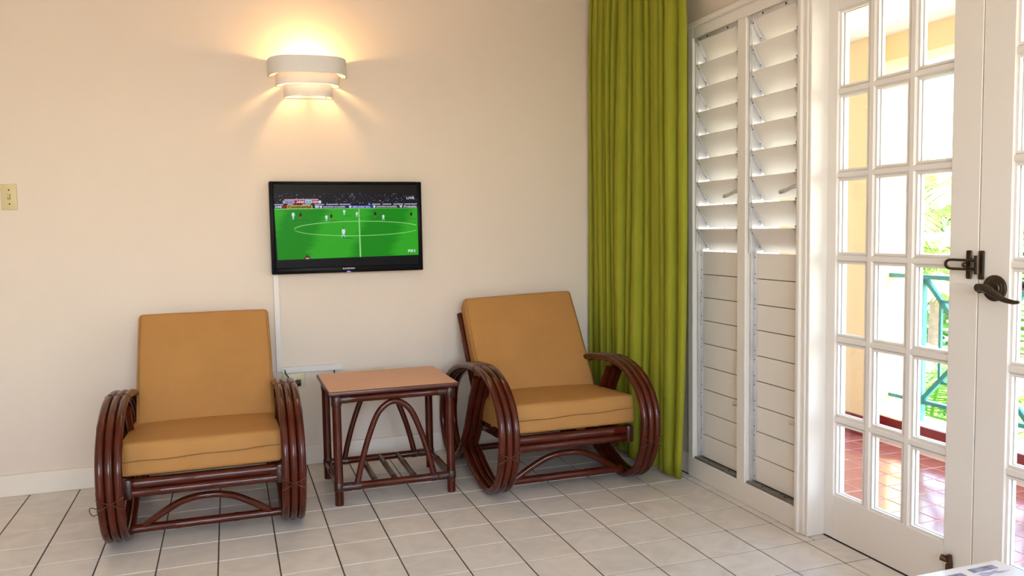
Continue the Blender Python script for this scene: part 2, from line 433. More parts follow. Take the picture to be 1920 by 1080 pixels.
# ---------------------------------------------------------------- door casing and French doors
cs = tag(empty('trim_2'), kind='structure')
def cbox(n, x0, x1, y0, y1, z0, z1, bev=.004): return box(n, x0, x1, y0, y1, z0, z1, white_m, cs, bev)
cbox('casing', .022, XF, -.728, -.705, 0, DT+.10, .005)
cbox('casing', .030, .2, -.752, -.712, 0, DT+.10)
cbox('casing', .034, .2, -.768, -.752, 0, DT+.02, .002)
cbox('casing_head', .030, .2, -2.14, -.712, DT+.02, DT+.10)
cbox('casing', .022, XW, -2.16, -2.10, 0, DT+.10)
XD = .107
def french_door(n, y_hinge, y_meet):
    d = tag(empty('door_%d' % n), kind='structure')
    s = 1 if y_hinge > y_meet else -1
    def Y(t): return y_hinge - s*t           # t: distance from the hinge edge
    Wd = abs(y_hinge-y_meet)
    a, pw, mw = .098, .1385, .031            # stile, pane, muntin widths
    if True: pw = (Wd - 2*a - 2*mw)/3
    z0, ph, mh = .163, .2645, .0258
    ztop = z0+6*ph+5*mh
    x0, x1 = XD, XD+.042
    box('stile', x0, x1, Y(0), Y(a), .004, DT, door_m, d, .0015)
    box('stile', x0, x1, Y(Wd-a), Y(Wd), .004, DT, door_m, d, .0015)
    box('rail', x0, x1, Y(a), Y(Wd-a), .004, z0, door_m, d, .0008)
    box('rail', x0, x1, Y(a), Y(Wd-a), ztop, DT, door_m, d, .0008)
    def prism(name, w, L, vert, c):
        # muntin with chamfered faces; profile across w, run along L
        bm = bmesh.new(); prof = [(x0+.004, -.28*w), (x0+.004, .28*w), (x0+.012, .5*w), (x1-.012, .5*w), (x1-.004, .28*w), (x1-.004, -.28*w), (x1-.012, -.5*w), (x0+.012, -.5*w)]
        R_ = []
        for e in (-L/2, L/2): R_.append([bm.verts.new((px, c[0]+(q if vert else e), c[1]+(e if vert else q))) for px, q in prof])
        for k in range(8): bm.faces.new((R_[0][k], R_[0][(k+1)%8], R_[1][(k+1)%8], R_[1][k]))
        bm.faces.new(R_[0][::-1]); bm.faces.new(R_[1])
        bmesh.ops.recalc_face_normals(bm, faces=bm.faces)
        return link(name, bm, door_m, d)
    zc = (z0+ztop)/2
    for i in (1, 2):
        t = a+i*pw+(i-.5)*mw; prism('muntin', mw, ztop-z0, True, (Y(t), zc))
    for j in range(1, 6):
        z = z0+j*ph+(j-.5)*mh
        for i in range(3):
            t = a+i*(pw+mw)+pw/2; prism('muntin', mh, pw+.012, False, (Y(t), z))
    # glazing beads round every light, and the panes
    bm = bmesh.new(); bbox(bm, -.002, .002, -pw/2-.004, pw/2+.004, -ph/2-.004, ph/2+.004)
    gm = bpy.data.meshes.new('pane'); bm.to_mesh(gm); bm.free(); gm.materials.append(glass_m)
    bm = bmesh.new(); bw = .0075
    for (yy0, yy1, zz0, zz1) in ((-pw/2, -pw/2+bw, -ph/2, ph/2), (pw/2-bw, pw/2, -ph/2, ph/2), (-pw/2+bw, pw/2-bw, -ph/2, -ph/2+bw), (-pw/2+bw, pw/2-bw, ph/2-bw, ph/2)):
        bbox(bm, -.013, -.003, yy0, yy1, zz0, zz1); bbox(bm, .003, .015, yy0, yy1, zz0, zz1)
    bmn = bpy.data.meshes.new('glazing_bead'); bm.to_mesh(bmn); bm.free(); bmn.materials.append(door_m)
    for i in range(3):
        for j in range(6):
            c = ((x0+x1)/2+.001, Y(a+i*(pw+mw)+pw/2), z0+j*(ph+mh)+ph/2)
            p = share('pane', gm, d, c); share('glazing_bead', bmn, p)
    return d
YM = -1.396
d1 = french_door(1, -.716, YM+.0015)
d2 = french_door(2, -2.076, YM-.0015)
# astragal shadow gap is left between the leaves; a strip closes it from outside
box('astragal', XD+.043, XD+.055, YM-.02, YM+.02, .004, DT, door_m, d2)
# lever handle on the right-hand leaf (room side and outside)
def lever(side):
    sx = 1 if side == 'in' else -1
    xb = XD if side == 'in' else XD+.042
    c = (xb, -1.452, .953)
    bm = bmesh.new(); lathe_x(bm, [(0, .037), (.005*sx, .037), (.008*sx, .034), (.009*sx, .030), (.012*sx, .029), (.013*sx, .024), (.016*sx, .022), (.018*sx, .014)], c, 28)
    bmesh.ops.recalc_face_normals(bm, faces=bm.faces)
    h = link('door_handle', bm, bronze_m, d2, smooth=True); h['label'] = 'aged bronze lever handle with round rose'
    tubeobj('spindle', [(xb-.014*sx, c[1], c[2]), (xb-.060*sx, c[1], c[2])], .012, bronze_m, h, 14)
    pts = catmull([(xb-.060*sx, c[1]+.006, c[2]+.003), (xb-.062*sx, c[1]-.014, c[2]+.004), (xb-.061*sx, c[1]-.040, c[2]-.006), (xb-.058*sx, c[1]-.068, c[2]-.022), (xb-.055*sx, c[1]-.098, c[2]-.029), (xb-.054*sx, c[1]-.118, c[2]-.028)], 6)
    n_ = len(pts); tubeobj('lever', pts, .01, bronze_m, h, 12, rad=[.0085*(1-i/(n_-1))**.7+.0035 for i in range(n_)])
lever('in'); lever('out')
# swing-bar guard across the meeting stiles
gd = box('door_guard_plate', XD-.007, XD, -1.418, -1.400, .975, 1.058, bronze_m, d2, .0034, 2); gd['label'] = 'aged bronze hinge plate of the swing guard'
tubeobj('knuckle', [(XD-.012, -1.402, .990), (XD-.012, -1.402, 1.044)], .0085, bronze_m, gd, 12)
tubeobj('swing_bar', catmull([(XD-.018, -1.398, 1.030), (XD-.020, -1.36, 1.030), (XD-.020, -1.318, 1.030), (XD-.020, -1.305, 1.0255), (XD-.020, -1.301, 1.017), (XD-.020, -1.305, 1.0085), (XD-.020, -1.318, 1.004), (XD-.020, -1.36, 1.004), (XD-.018, -1.398, 1.004)], 5), .0042, bronze_m, gd, 8)
g1 = box('door_guard_plate', XD-.006, XD, -1.378, -1.357, .975, 1.058, bronze_m, d1, .003); g1['label'] = 'aged bronze catch plate of the swing guard'
tubeobj('catch', [(XD-.006, -1.368, 1.017), (XD-.026, -1.374, 1.017)], .005, bronze_m, g1, 10)
bm = bmesh.new(); bmesh.ops.create_uvsphere(bm, u_segments=12, v_segments=8, radius=.0085, matrix=Matrix.Translation((XD-.030, -1.376, 1.017))); link('catch_knob', bm, bronze_m, g1, smooth='all')
# bottom bolt of the left-hand leaf
bo = box('foot_bolt', XD-.010, XD, -1.336, -1.310, .006, .105, rust_m, d1, .004); bo['label'] = 'rusty surface bolt at the foot of the leaf'
tubeobj('bolt_knob', [(XD-.006, -1.317, .118), (XD-.020, -1.306, .124)], .010, rust_m, bo, 10)
tubeobj('bolt_knob', [(XD-.006, -1.328, .105), (XD-.012, -1.329, .136)], .008, rust_m, bo, 10)
tubeobj('staple', catmull([(XD, -1.338, .07), (XD-.012, -1.342, .075), (XD-.012, -1.342, .09), (XD, -1.338, .095)], 4), .003, rust_m, bo, 8)

# ================================================================== BALCONY
XY, YR, XC = 1.348, .359, 1.432      # yellow wall face, return face, curb face
ZF = -.03
bf = tag(empty('balcony_floor'), 'red quarry tiled balcony floor', None, None, 'structure')
box('grout_bed', .2, 1.63, -4.2, 3.1, -.25, ZF-.002, rgrout_m, bf)
PT = .1345
bm = bmesh.new(); bbox(bm, -PT/2+.003, PT/2-.003, -PT/2+.003, PT/2-.003, -.006, 0)
bmesh.ops.bevel(bm, geom=[e for e in bm.edges if all(v.co.z > -.001 for v in e.verts)], offset=.0015, segments=1, affect='EDGES')
qm = bpy.data.meshes.new('quarry_tile'); bm.to_mesh(qm); bm.free(); qm.materials.append(redtile_m)
rest = bmesh.new()
for i in range(9):
    for j in range(-30, 22):
        x = 1.214-PT*i+PT/2; y = .325+PT*j-PT/2
        if x > XC or (x > XY-.05 and y > YR): continue
        if -1.7 < y < .75 and x < XC-.06: share('quarry_tile', qm, bf, (x, y, ZF+random.uniform(-.0006,.0004)), (random.uniform(-.003,.003), random.uniform(-.003,.003), 0))
        else: bbox(rest, x-PT/2+.003, x+PT/2-.003, y-PT/2+.003, y+PT/2-.003, ZF-.006, ZF)
tag(link('quarry_tile_expanse', rest, redtile_m, bf), kind='stuff')
st('wall_balcony', XY, 1.62, YR, 3.1, ZF-.2, 2.14, yellow_m)
st('ceiling_balcony', .2, 1.75, -4.2, 3.1, 2.135, 2.30, bceil_m)
st('wall_balcony_beam', XC, 1.62, -4.2, YR, 2.0, 2.135, yellow_m)
bm = bmesh.new(); bbox(bm, XY-.012, XY, YR-.012, 3.1, ZF, .082); bbox(bm, XY-.012, XC-.012, YR-.012, YR, ZF, .086)
bbox(bm, XC-.012, XC, -4.2, YR, ZF, .088)
tag(link('baseboard_balcony', bm, redbase_m), kind='structure')
st('balcony_curb', XC, 1.62, -4.2, YR, ZF-.2, .092, curb_m, bev=.006)
st('balcony_slab', .2, 1.75, -4.2, 3.1, -.45, -.25, bceil_m)
st('wall_outside', .2, .26, -.0, 3.1, -.25, 2.14, bceil_m)

rl = tag(empty('balcony_railing', (1.514, YR, .09)), 'teal metal balcony railing with crossed diagonals on white curb', 'railing')
def bar(name, a, b, w, par=rl):
    a = Vector(a)-rl.location; b = Vector(b)-rl.location; d = b-a; L = d.length; bm = bmesh.new()
    bbox(bm, -w[0]/2, w[0]/2, -w[1]/2, w[1]/2, 0, L)
    z = d.normalized(); x = Vector((1,0,0)); y = z.cross(x); mt = Matrix((x, y, z)).transposed().to_4x4(); mt.translation = a
    bmesh.ops.transform(bm, matrix=mt, verts=bm.verts); return link(name, bm, teal_m, par)
XR = 1.514
bar('top_rail', (XR, YR, .858), (XR, -4.2, .858), (.05, .022))
bar('bottom_rail', (XR, YR, .197), (XR, -4.2, .197), (.035, .02))
py = .152
while py > -4.0:
    bar('post', (XR, py, .09), (XR, py, .848), (.03, .03))
    y0, y1, za, zb = py-.012, py-.618, .848, .206
    bar('diagonal', (XR+.004, y0, za), (XR+.004, y1, zb), (.022, .022)); bar('diagonal', (XR-.004, y0, zb), (XR-.004, y1, za), (.022, .022))
    ia, ib, ja, jb = py-.117, py-.513, .737, .317
    for yy in (ia, ib): bar('inner_bar', (XR, yy, jb), (XR, yy, ja), (.014, .014))
    for zz in (ja, jb): bar('inner_bar', (XR, ia, zz), (XR, ib, zz), (.014, .014))
    py -= .63

# ================================================================== GARDEN beyond the balcony
st('garden_ground', -1, 60, -40, 60, -3.3, -3.2, mat('pale_paving', (.46, .43, .38), .9, var=.2, vscale=1.5))
def frond_mesh(name, L, leaf, n, m, droop, width=.03, spread=1.0):
    bm = bmesh.new(); ax = []
    for i in range(13):
        t = i/12; ax.append(Vector((L*t*(1-.12*t*droop), 0, L*(.55*t-.75*droop*t*t))))
    tube(bm, ax, .012, 5, rad=[.02*(1-i/12)+.004 for i in range(13)])
    for i in range(n):
        t = .12+.88*i/(n-1); k = min(11, int(t*12)); p = ax[k].lerp(ax[k+1], t*12-k) if k < 12 else ax[12]
        tg = (ax[k+1]-ax[k]).normalized()
        ll = leaf*math.sin(PI*min(1, .15+t*.8))**.6*random.uniform(.85, 1.1)
        for s in (-1, 1):
            d = (tg*.65+Vector((0, s*spread, 0))+Vector((0,0,-.22-.25*random.random()))).normalized()
            side = tg.cross(d).normalized().cross(d)*width*.5
            mid = p+d*ll*.5+Vector((0,0,.02)); tip = p+d*ll+Vector((0,0,-.10*ll))
            v = [bm.verts.new(q) for q in (p-side*.4, p+side*.4, mid+side, mid-side, tip)]
            bm.faces.new((v[0], v[1], v[2], v[3])); bm.faces.new((v[3], v[2], v[4]))
    me = bpy.data.meshes.new(name); bm.to_mesh(me); bm.free(); me.materials.append(m); return me
def palm(loc, h, L, label, nf, m, droop, leaf, seed, width=.03, name='palm_tree', zb=-3.2, tr=.09):
    random.seed(seed)
    r = tag(empty(name, (loc[0], loc[1], zb)), label, 'palm tree', 'garden palms')
    H = h-zb
    tubeobj('trunk', [(.05*math.sin(i*.9), .04*math.cos(i*.7), H*i/10) for i in range(11)], .1, bark_m, r, 10, rad=[tr*(1.25-.4*i/10) for i in range(11)])
    fm = [frond_mesh('frond', L, leaf, 34, m, dr, width) for dr in (droop*.7, droop, droop*1.3)]
    for k in range(nf):
        a = k*2.39996; e = random.uniform(-.75, .55)
        share('frond', random.choice(fm), r, (.05*math.sin(9), .04*math.cos(7), H-.03), (random.uniform(-.2,.2), e, a), (random.uniform(.85,1.1),)*3)
palm((3.6, 2.05), -.55, 1.5, 'green palm crown just below the balcony railing', 22, palm_m, .55, .55, 3, .035)
palm((2.9, -.6), -.9, 1.4, 'green palm crown beneath the second door leaf', 20, palm_m, .55, .5, 8, .035)
palm((12.4, 10.3), 1.75, 2.0, 'tall pale palm standing in the middle distance', 26, palm2_m, .6, .7, 5, .05)
palm((9.0, 7.1), .55, 1.25, 'short palm with hanging fronds beside the white wall', 24, palm2_m, .8, .6, 6, .045)
palm((17.0, 11.6), 1.5, 1.7, 'tall green palm behind the second door leaf', 26, palm_m, .6, .7, 9, .05)
def bush(loc, r, h, label, n, seed, m, lf=.16):
    random.seed(seed); root = tag(empty('garden_bush', loc), label, 'bush', 'garden bushes')
    bm = bmesh.new()
    for i in range(n):
        u = random.random(); a = random.random()*2*PI; rr = r*math.sqrt(random.random()); z = h*u
        rr *= math.sqrt(max(0, 1-(u*2-1)**2))*.6+.4
        p = Vector((rr*math.cos(a), rr*math.sin(a), z)); d = Vector((random.gauss(0,1), random.gauss(0,1), random.gauss(.4,.8))).normalized()
        q = d.orthogonal().normalized()*lf*.28; s = lf*random.uniform(.7, 1.4)
        v = [bm.verts.new(c) for c in (p, p+d*s*.5+q, p+d*s, p+d*s*.5-q)]; bm.faces.new(v)
    tag(link('foliage', bm, m, root), kind='stuff')
    for k in range(4):
        a = k*1.6; tubeobj('stem', [(0,0,0), (.3*r*math.cos(a), .3*r*math.sin(a), h*.4), (.6*r*math.cos(a), .6*r*math.sin(a), h*.75)], .04, bark_m, root, 6)
bush((17.2, 14.9, -3.2), 1.5, 5.2, 'broad bush behind the tall pale palm', 1500, 12, bush_m, .4)
bush((22.5, 16.2, -3.2), 1.7, 5.2, 'broad bush behind the meeting stiles of the doors', 1500, 13, bush_m, .45)
bush((10.4, 6.3, -3.2), .8, 3.2, 'rounded bush seen through the second door leaf', 900, 14, bush_m, .3)
gw = tag(empty('garden_wall', (7.0, 5.6, -3.2)), 'white rendered garden wall in front of the palms', 'wall')
box('wall_body', -.15, .15, -5, 2.5, 0, 2.55, curb_m, gw); box('coping', -.2, .2, -5, 2.5, 2.55, 2.65, curb_m, gw, .01)
# ================================================================== FURNITURE
LOOP = [(.255, .478), (.33, .375), (.41, .245), (.50, .125), (.60, .048), (.70, .021), (.80, .05), (.862, .135), (.868, .225), (.82, .345), (.69, .435), (.51, .492), (.33, .516), (.17, .515), (.035, .472), (-.055, .39), (-.085, .29), (-.066, .18), (-.005, .082), (.085, .030), (.17, .020), (.27, .034), (.38, .073), (.47, .118)]
def armchair(label, cx, seam, bw=.550, bx=0.0, by=0.0, byaw=0.0, broll=0.0, sw=.565, sx=-.008):
    ch = tag(empty('rattan_armchair', (cx, 0, 0)), label, 'armchair', 'rattan armchairs')
    path = catmull([(0, y, z) for y, z in LOOP], 6)
    n = len(path)
    for s in (-1, 1):
        for k in range(3):
            x = s*(.3402-.0293*k)
            bm = bmesh.new()
            # node rings
            L = 0; nxt = .11+.05*k; rad = []
            for i, p in enumerate(path):
                if i: L += (p-path[i-1]).length
                if L >= nxt: rad.append(.0149*1.08); nxt += .26
                else: rad.append(.0149)
            tube(bm, [(x, p.y, p.z) for p in path], .0149, 12, rad=rad)
            link('arm_cane', bm, rattan_m, ch, smooth=True)
        xc = s*(.3402-.0293)
        # flat binding over the arm top, crossed lashing on the front
        for (yy, zz, ty, tz) in ((.25, .517, 1, 0),):
            pts = [(xc-.046, yy, zz-.006), (xc-.041, yy, zz+.010), (xc-.029, yy, zz+.0165), (xc-.0145, yy, zz+.014), (xc, yy, zz+.0165), (xc+.0145, yy, zz+.014), (xc+.029, yy, zz+.0165), (xc+.041, yy, zz+.010), (xc+.046, yy, zz-.006)]
            tubeobj('binding', pts, .0035, bind_m, ch, 6)
        def front(t, z):      # point on the front of the band, t across -1..1
            yv = -.106+.018*abs(math.sin((t+1)*1.5*PI+PI/2))*0
            # y of the loop front at this height
            best = min((p for p in path if p.y < .1 and p.z > .03), key=lambda p: abs(p.z-z))
            off = .0165*(1-.2*abs(math.cos((t*1.5+.5)*PI)))
            return (xc+t*.045, best.y-off, z)
        tubeobj('lashing', [front(-1, .235), front(-.6, .226), front(-.2, .215), front(.2, .206), front(.6, .197), front(1, .19)], .0016, lash_m, ch, 6)
        tubeobj('lashing', [front(-1, .19), front(-.6, .197), front(-.2, .206), front(.2, .215), front(.6, .226), front(1, .235)], .0016, lash_m, ch, 6)
    # front of the seat frame: two stacked poles, lower rail and bent arch
    xi = .268
    pole('front_rail', (-xi, .035, .243), (xi, .035, .243), .0185, rattan_m, ch, off=.03)
    pole('front_rail', (-xi, .037, .208), (xi, .037, .208), .0175, rattan_m, ch, off=.12)
    pole('lower_rail', (-xi, .105, .050), (xi, .105, .050), .0165, rattan_m, ch, off=.16)
    for s in (-1, 1):
        b = box('binding', s*xi-.016, s*xi+.016, .014, .056, .188, .262, bind_m, ch, .008, 2, smooth=True)
    arch = catmull([(-.225, .10, .062), (-.17, .095, .098), (-.10, .086, .138), (-.045, .078, .155), (0, .076, .158), (.045, .078, .155), (.10, .086, .138), (.17, .095, .098), (.225, .10, .062)], 5)
    tubeobj('bent_arch', arch, .0135, rattan_m, ch, 10)
    for s in (-1, 1): pole('side_rail', (s*.24, .03, .232), (s*.24, .62, .19), .017, rattan_m, ch)
    pole('rear_rail', (-.24, .60, .192), (.24, .60, .192), .017, rattan_m, ch)
    pole('rear_rail', (-xi, .70, .045), (xi, .70, .045), .016, rattan_m, ch)
    for y in (.16, .30, .44): pole('seat_slat', (-.24, y, .228-.07*y), (.24, y, .228-.07*y), .012, rattan_m, ch, seg=8)
    # reclined back frame behind the cushion
    a = math.atan2(.30, .44)
    def bk(x, t, o): return (x, .545+t*math.sin(a)+o*math.cos(a), .30+t*math.cos(a)-o*math.sin(a))
    for x in (-.245, .245): pole('back_post', bk(x, -.12, .03), bk(x, .50, .03), .016, rattan_m, ch)
    for t in (.06, .27, .48): pole('back_rail', bk(-.245, t, .03), bk(.245, t, .03), .014, rattan_m, ch, seg=8)
    # seat cushion
    bm = cushion_bm(sw, .56, .122, .017, .004, .010)
    bmesh.ops.transform(bm, matrix=Matrix.Translation((sx, .305, .316)) @ Matrix.Rotation(-.055, 4, 'X'), verts=bm.verts)
    sc_ = link('seat_cushion', bm, fabric_m, ch, smooth='all')
    y0 = .020
    z0 = .331
    pts = [(sx-(sw/2-.006)+(sw-.012)*i/12, y0-.0035*(1-((i-6)/6)**4), z0+seam*(i-6)/6*.006 + .002*math.sin(i*1.3)) for i in range(13)]
    tubeobj('seam', pts, .0018, seam_m, sc_, 5)
    # back cushion
    bm = cushion_bm(bw, .10, .535, .020, .003, .004)
    for v in bm.verts:   # puff the front and back faces
        u, w = 2*v.co.x/bw, 2*v.co.z/.535; v.co.y += .012*(1 if v.co.y > 0 else -1)*(1-u*u)*(1-w*w)
    mt = Matrix.Translation(Vector(bk(bx, .265, -.055))+Vector((0, by, 0))) @ Matrix.Rotation(byaw, 4, 'Z') @ Matrix.Rotation(-a, 4, 'X') @ Matrix.Rotation(-broll, 4, 'Y')
    bmesh.ops.transform(bm, matrix=mt, verts=bm.verts)
    bc = link('back_cushion', bm, fabric_m, ch, smooth='all')
    hw, hh = bw/2-.012, .2535
    ring = [(-hw,-hh),(0,-hh),(hw,-hh),(hw+.004,0),(hw,hh),(0,hh),(-hw,hh),(-hw-.004,0)]
    def rr(px, pz): return mt @ Vector((px, -.0475, pz))
    loop = []
    for (ax, az), (bx_, bz) in zip(ring, ring[1:]+ring[:1]):
        for k in range(5): loop.append(rr(ax+(bx_-ax)*k/5, az+(bz-az)*k/5))
    tubeobj('seam', loop, .0017, seam_m, bc, 5, closed=True)
    return ch
a1 = armchair('rattan armchair with ochre cushions left of the small table', -2.036, 1)
a2 = armchair('rattan armchair with ochre cushions beside the green curtain', -.555, 1, .552, .022, -.025, -.08, .045, .575, .008)
a2.scale = (1.04, 1.02, 1.02)
# loose end of lashing on the left chair's outer arm
tubeobj('lashing', catmull([(-.352, -.075, .195), (-.372, -.078, .205), (-.376, -.078, .19), (-.366, -.078, .175), (-.352, -.075, .18)], 4), .0018, lash_m, a1, 6)
# metal strap end by the right chair's back cushion
tubeobj('strap', catmull([(.278, .52, .37), (.283, .53, .40), (.285, .545, .43), (.283, .56, .455)], 4), .0022, alu_m, a2, 6)

tb = tag(empty('side_table', (-1.283, .437, 0)), 'low rattan side table with wood laminate top between the armchairs', 'table')
tx, ty = .2425, .2
for sx in (-1, 1):
    for sy in (-1, 1):
        pole('leg', (sx*tx, sy*ty, 0), (sx*tx, sy*ty, .468), .0185, rattan_m, tb, off=.08, nodes=.6)
        b = bmesh.new(); tube(b, [(sx*tx, sy*ty, z) for z in (.058, .064, .088, .094)], .02, 14, rad=[.0188, .0212, .0212, .0188]); link('binding', b, bind_m, tb, smooth=True)
        b = bmesh.new(); tube(b, [(sx*tx, sy*ty, z) for z in (.418, .422, .454, .460)], .02, 14, rad=[.0188, .0212, .0212, .0188]); link('binding', b, bind_m, tb, smooth=True)
for sy in (-1, 1):
    pole('apron_rail', (-tx, sy*ty, .447), (tx, sy*ty, .447), .0165, rattan_m, tb, off=.07, nodes=.34)
    pole('shelf_rail', (-tx, sy*ty, .074), (tx, sy*ty, .074), .0165, rattan_m, tb, off=.07, nodes=.34)
    ap = catmull([(-.165, sy*ty, .086), (-.145, sy*ty, .17), (-.115, sy*ty, .27), (-.075, sy*ty, .368), (-.035, sy*ty, .410), (0, sy*ty, .421), (.035, sy*ty, .410), (.075, sy*ty, .368), (.115, sy*ty, .27), (.145, sy*ty, .17), (.165, sy*ty, .086)], 5)
    tubeobj('bent_arch', ap, .0128, rattan_m, tb, 12)
    for x in (-.165, .165):
        b = bmesh.new(); tube(b, [(x-.014, sy*ty, .074), (x+.014, sy*ty, .074)], .0192, 12); link('binding', b, bind_m, tb, smooth=True)
    for s in (-1, 1):
        for z in (.447, .074):
            b = bmesh.new(); tube(b, [(s*(tx-.018), sy*ty, z), (s*(tx-.055), sy*ty, z)], .0185, 12); link('binding', b, bind_m, tb, smooth=True)
for sx in (-1, 1):
    pole('apron_rail', (sx*tx, -ty, .447), (sx*tx, ty, .447), .0155, rattan_m, tb)
    pole('shelf_rail', (sx*tx, -ty, .074), (sx*tx, ty, .074), .0155, rattan_m, tb)
for x in (-.085, 0, .085): pole('shelf_slat', (x, -ty, .076), (x, ty, .076), .0128, rattan_m, tb)
tp = box('table_top', -.279, .279, -.232, .232, .467, .486, tabedge_m, tb, .006, 3, smooth=True)
box('laminate_panel', -.273, .273, -.226, .226, .484, .4872, lam_m, tp, .001)

# ================================================================== CURTAIN
def curtain():
    bm = bmesh.new(); N = 560; R_ = 34; zt, zb = 2.46, .024
    # cumulative folds: widths vary along the run (y from near the back wall towards the door)
    rnd = random.Random(4)
    folds = []; y = 0.0
    while y < 1.0:
        w = rnd.choice((.03, .04, .055, .075, .095, .12)) if y < .80 else .11
        folds.append((y, min(1.0, y+w), rnd.uniform(.5, 1.3), rnd.uniform(-.5, .5))); y += w
    rows = []
    for r in range(R_+1):
        t = r/R_; z = zb+(zt-zb)*t
        row = []
        for i in range(N+1):
            u = i/N
            for k, (f0, f1, am, sk) in enumerate(folds):
                if u <= f1 or k == len(folds)-1: break
            v = (u-f0)/(f1-f0)
            amp = .034*am*(1-.45*t**3)*(.85+.15*math.sin(3*t+k))
            ph = 2*PI*(v + .10*math.sin(2*PI*v) + .04*math.sin(2.3*t*PI+k*1.7))
            yy = .885-.982*u
            # gathered at the heading, spreading slightly below
            yy = .41+(yy-.41)*(1-.075*max(0, (t-.80)/.2)**1.5)+ .010*math.sin(ph*1.0+1.2+sk)*am + .012*math.sin(5*t+k*2.1)*(1-t)*.8
            if t < .45: yy += .036*u*u*(1-t/.45)**2
            x = -.055+amp*math.cos(ph)+.006*math.sin(9*u+4*t) - .012*(1-t)
            if u > .86:   # broad flat leading panel
                q = (u-.86)/.14; x = x*(1-.65*q)+(-.058-.012*(1-t))*.65*q
            row.append(bm.verts.new((x, yy, z + (.006*math.sin(ph) if r == 0 else 0))))
        rows.append(row)
    for a, b in zip(rows, rows[1:]):
        for i in range(N):
            f = bm.faces.new((a[i], a[i+1], b[i+1], b[i])); f.smooth = True
    bmesh.ops.recalc_face_normals(bm, faces=bm.faces)
    m = mat('lime_cotton', (.37, .375, .035), .8, col2=(.31, .32, .026), vscale=18, bump=.12, bscale=500, spec=.2, stretch=(1, 1, .25))
    n = m.node_tree.nodes; l = m.node_tree.links
    tr = n.new('ShaderNodeBsdfTranslucent'); tr.inputs[0].default_value = (.42, .43, .04, 1)
    mx = n.new('ShaderNodeMixShader'); mx.inputs[0].default_value = .22
    l.new(n['Principled BSDF'].outputs[0], mx.inputs[1]); l.new(tr.outputs[0], mx.inputs[2]); l.new(mx.outputs[0], n['Material Output'].inputs[0])
    o = link('curtain', bm, m, smooth='all')
    sol = o.modifiers.new('thickness', 'SOLIDIFY'); sol.thickness = .0016
    tag(o, 'lime green pleated floor-length curtain beside the louvred window', 'curtain')
    rd = tag(empty('curtain_rod', (-.06, .41, 2.49)), 'white curtain rod above the lime green curtain', 'curtain rod')
    tubeobj('rod', [(0, .48, 0), (0, -2.7, 0)], .014, white_m, rd, 12)
    for yy in (.42, -.62, -2.6): tubeobj('rod_bracket', [(0, yy, 0), (.12, yy, 0)], .008, white_m, rd, 8)
curtain()

# ================================================================== WALL SCONCE
SX = -1.532
sc = tag(empty('wall_sconce', (SX, YB, 1.785)), 'lit white wall lamp of three curved stepped bands', 'wall lamp')
sc.rotation_euler = (0, -.018, 0)
def dband(name, w, d, z0, z1, th=.004, nexp=2.9):
    bm = bmesh.new(); pts = []; N = 48
    for i in range(N+1):
        a = PI*i/N; c, s = math.cos(a), math.sin(a)
        pts.append((-(w/2)*math.copysign(abs(c)**(2/nexp), c), -d*abs(s)**(2/nexp)))
    inn = []
    for i in range(N+1):
        a = PI*i/N; c, s = math.cos(a), math.sin(a)
        inn.append((-(w/2-th)*math.copysign(abs(c)**(2/nexp), c), -(d-th)*abs(s)**(2/nexp)))
    V = [[bm.verts.new((x, y, z)) for x, y in ring] for ring in (pts, inn) for z in (z0, z1)]
    ob, ot, ib, it = V
    for i in range(N):
        for A, B in ((ob, ot), (it, ib), (ot, it), (ib, ob)):
            f = bm.faces.new((A[i], A[i+1], B[i+1], B[i])); f.smooth = True
    for i in (0, N): bm.faces.new((ob[i], ot[i], it[i], ib[i]))
    bmesh.ops.recalc_face_normals(bm, faces=bm.faces)
    return link(name, bm, sconce_m, sc, smooth=True)
for w_, d_, za_, zb_ in ((.365, .165, .098, .175), (.297, .118, .055, .109), (.227, .080, .002, .060)):
    dband('shade_band', w_, d_, za_, zb_)
    bp_ = box('back_plate', -w_/2+.004, w_/2-.004, -.003, -.0005, za_, min(zb_, za_+.05), sconce_m, sc)
    q = bmesh.new(); disc(q, (w_/2-.03, -.003, za_+.006), .003, (0,-1,0), .001, 8); link('screw', q, screw_m, bp_)
for zz, sb, yb_, rb_ in ((.137, 560, -.062, .028), (.078, 50, -.036, .02)):
    bulb_m = emat('warm_bulb_%d' % sb, (1.0, .57, .21), sb)
    b = bmesh.new(); bmesh.ops.create_uvsphere(b, u_segments=16, v_segments=10, radius=rb_, matrix=Matrix.Translation((0, yb_, zz))); link('bulb', b, bulb_m, sc, smooth='all')
    tubeobj('bulb_socket', [(0, -.004, zz), (0, yb_+.016, zz)], .011, white_m, sc, 10)

# ================================================================== TELEVISION
tv = tag(empty('television', (0, 0, 0)), 'wall-mounted flat television showing a football match', 'television')
TX0, TX1, TZ0, TZ1, TY = -1.733, -1.003, .946, 1.386, .85
bm = bmesh.new(); bbox(bm, TX0, TX1, TY+.006, TY+.046, TZ0, TZ1, .006, 2)
body = link('cabinet', bm, bezel_m, tv, smooth=True)
for nm, x0, x1, z0, z1 in (('bezel', TX0, TX0+.021, TZ0, TZ1), ('bezel', TX1-.021, TX1, TZ0, TZ1), ('bezel', TX0+.021, TX1-.021, TZ1-.0145, TZ1), ('bezel', TX0+.021, TX1-.021, TZ0, TZ0+.030)):
    box(nm, x0, x1, TY-.006, TY+.010, z0, z1, bezel_m, tv, .0035, 2, smooth=True)
box('wall_mount', -1.45, -1.28, TY+.046, YB-.0005, 1.06, 1.26, black_m, tv)
def P(cx, cy_): return (-1.712+(cx-135)*.00045, 1.372-(cy_-95)*.000452)
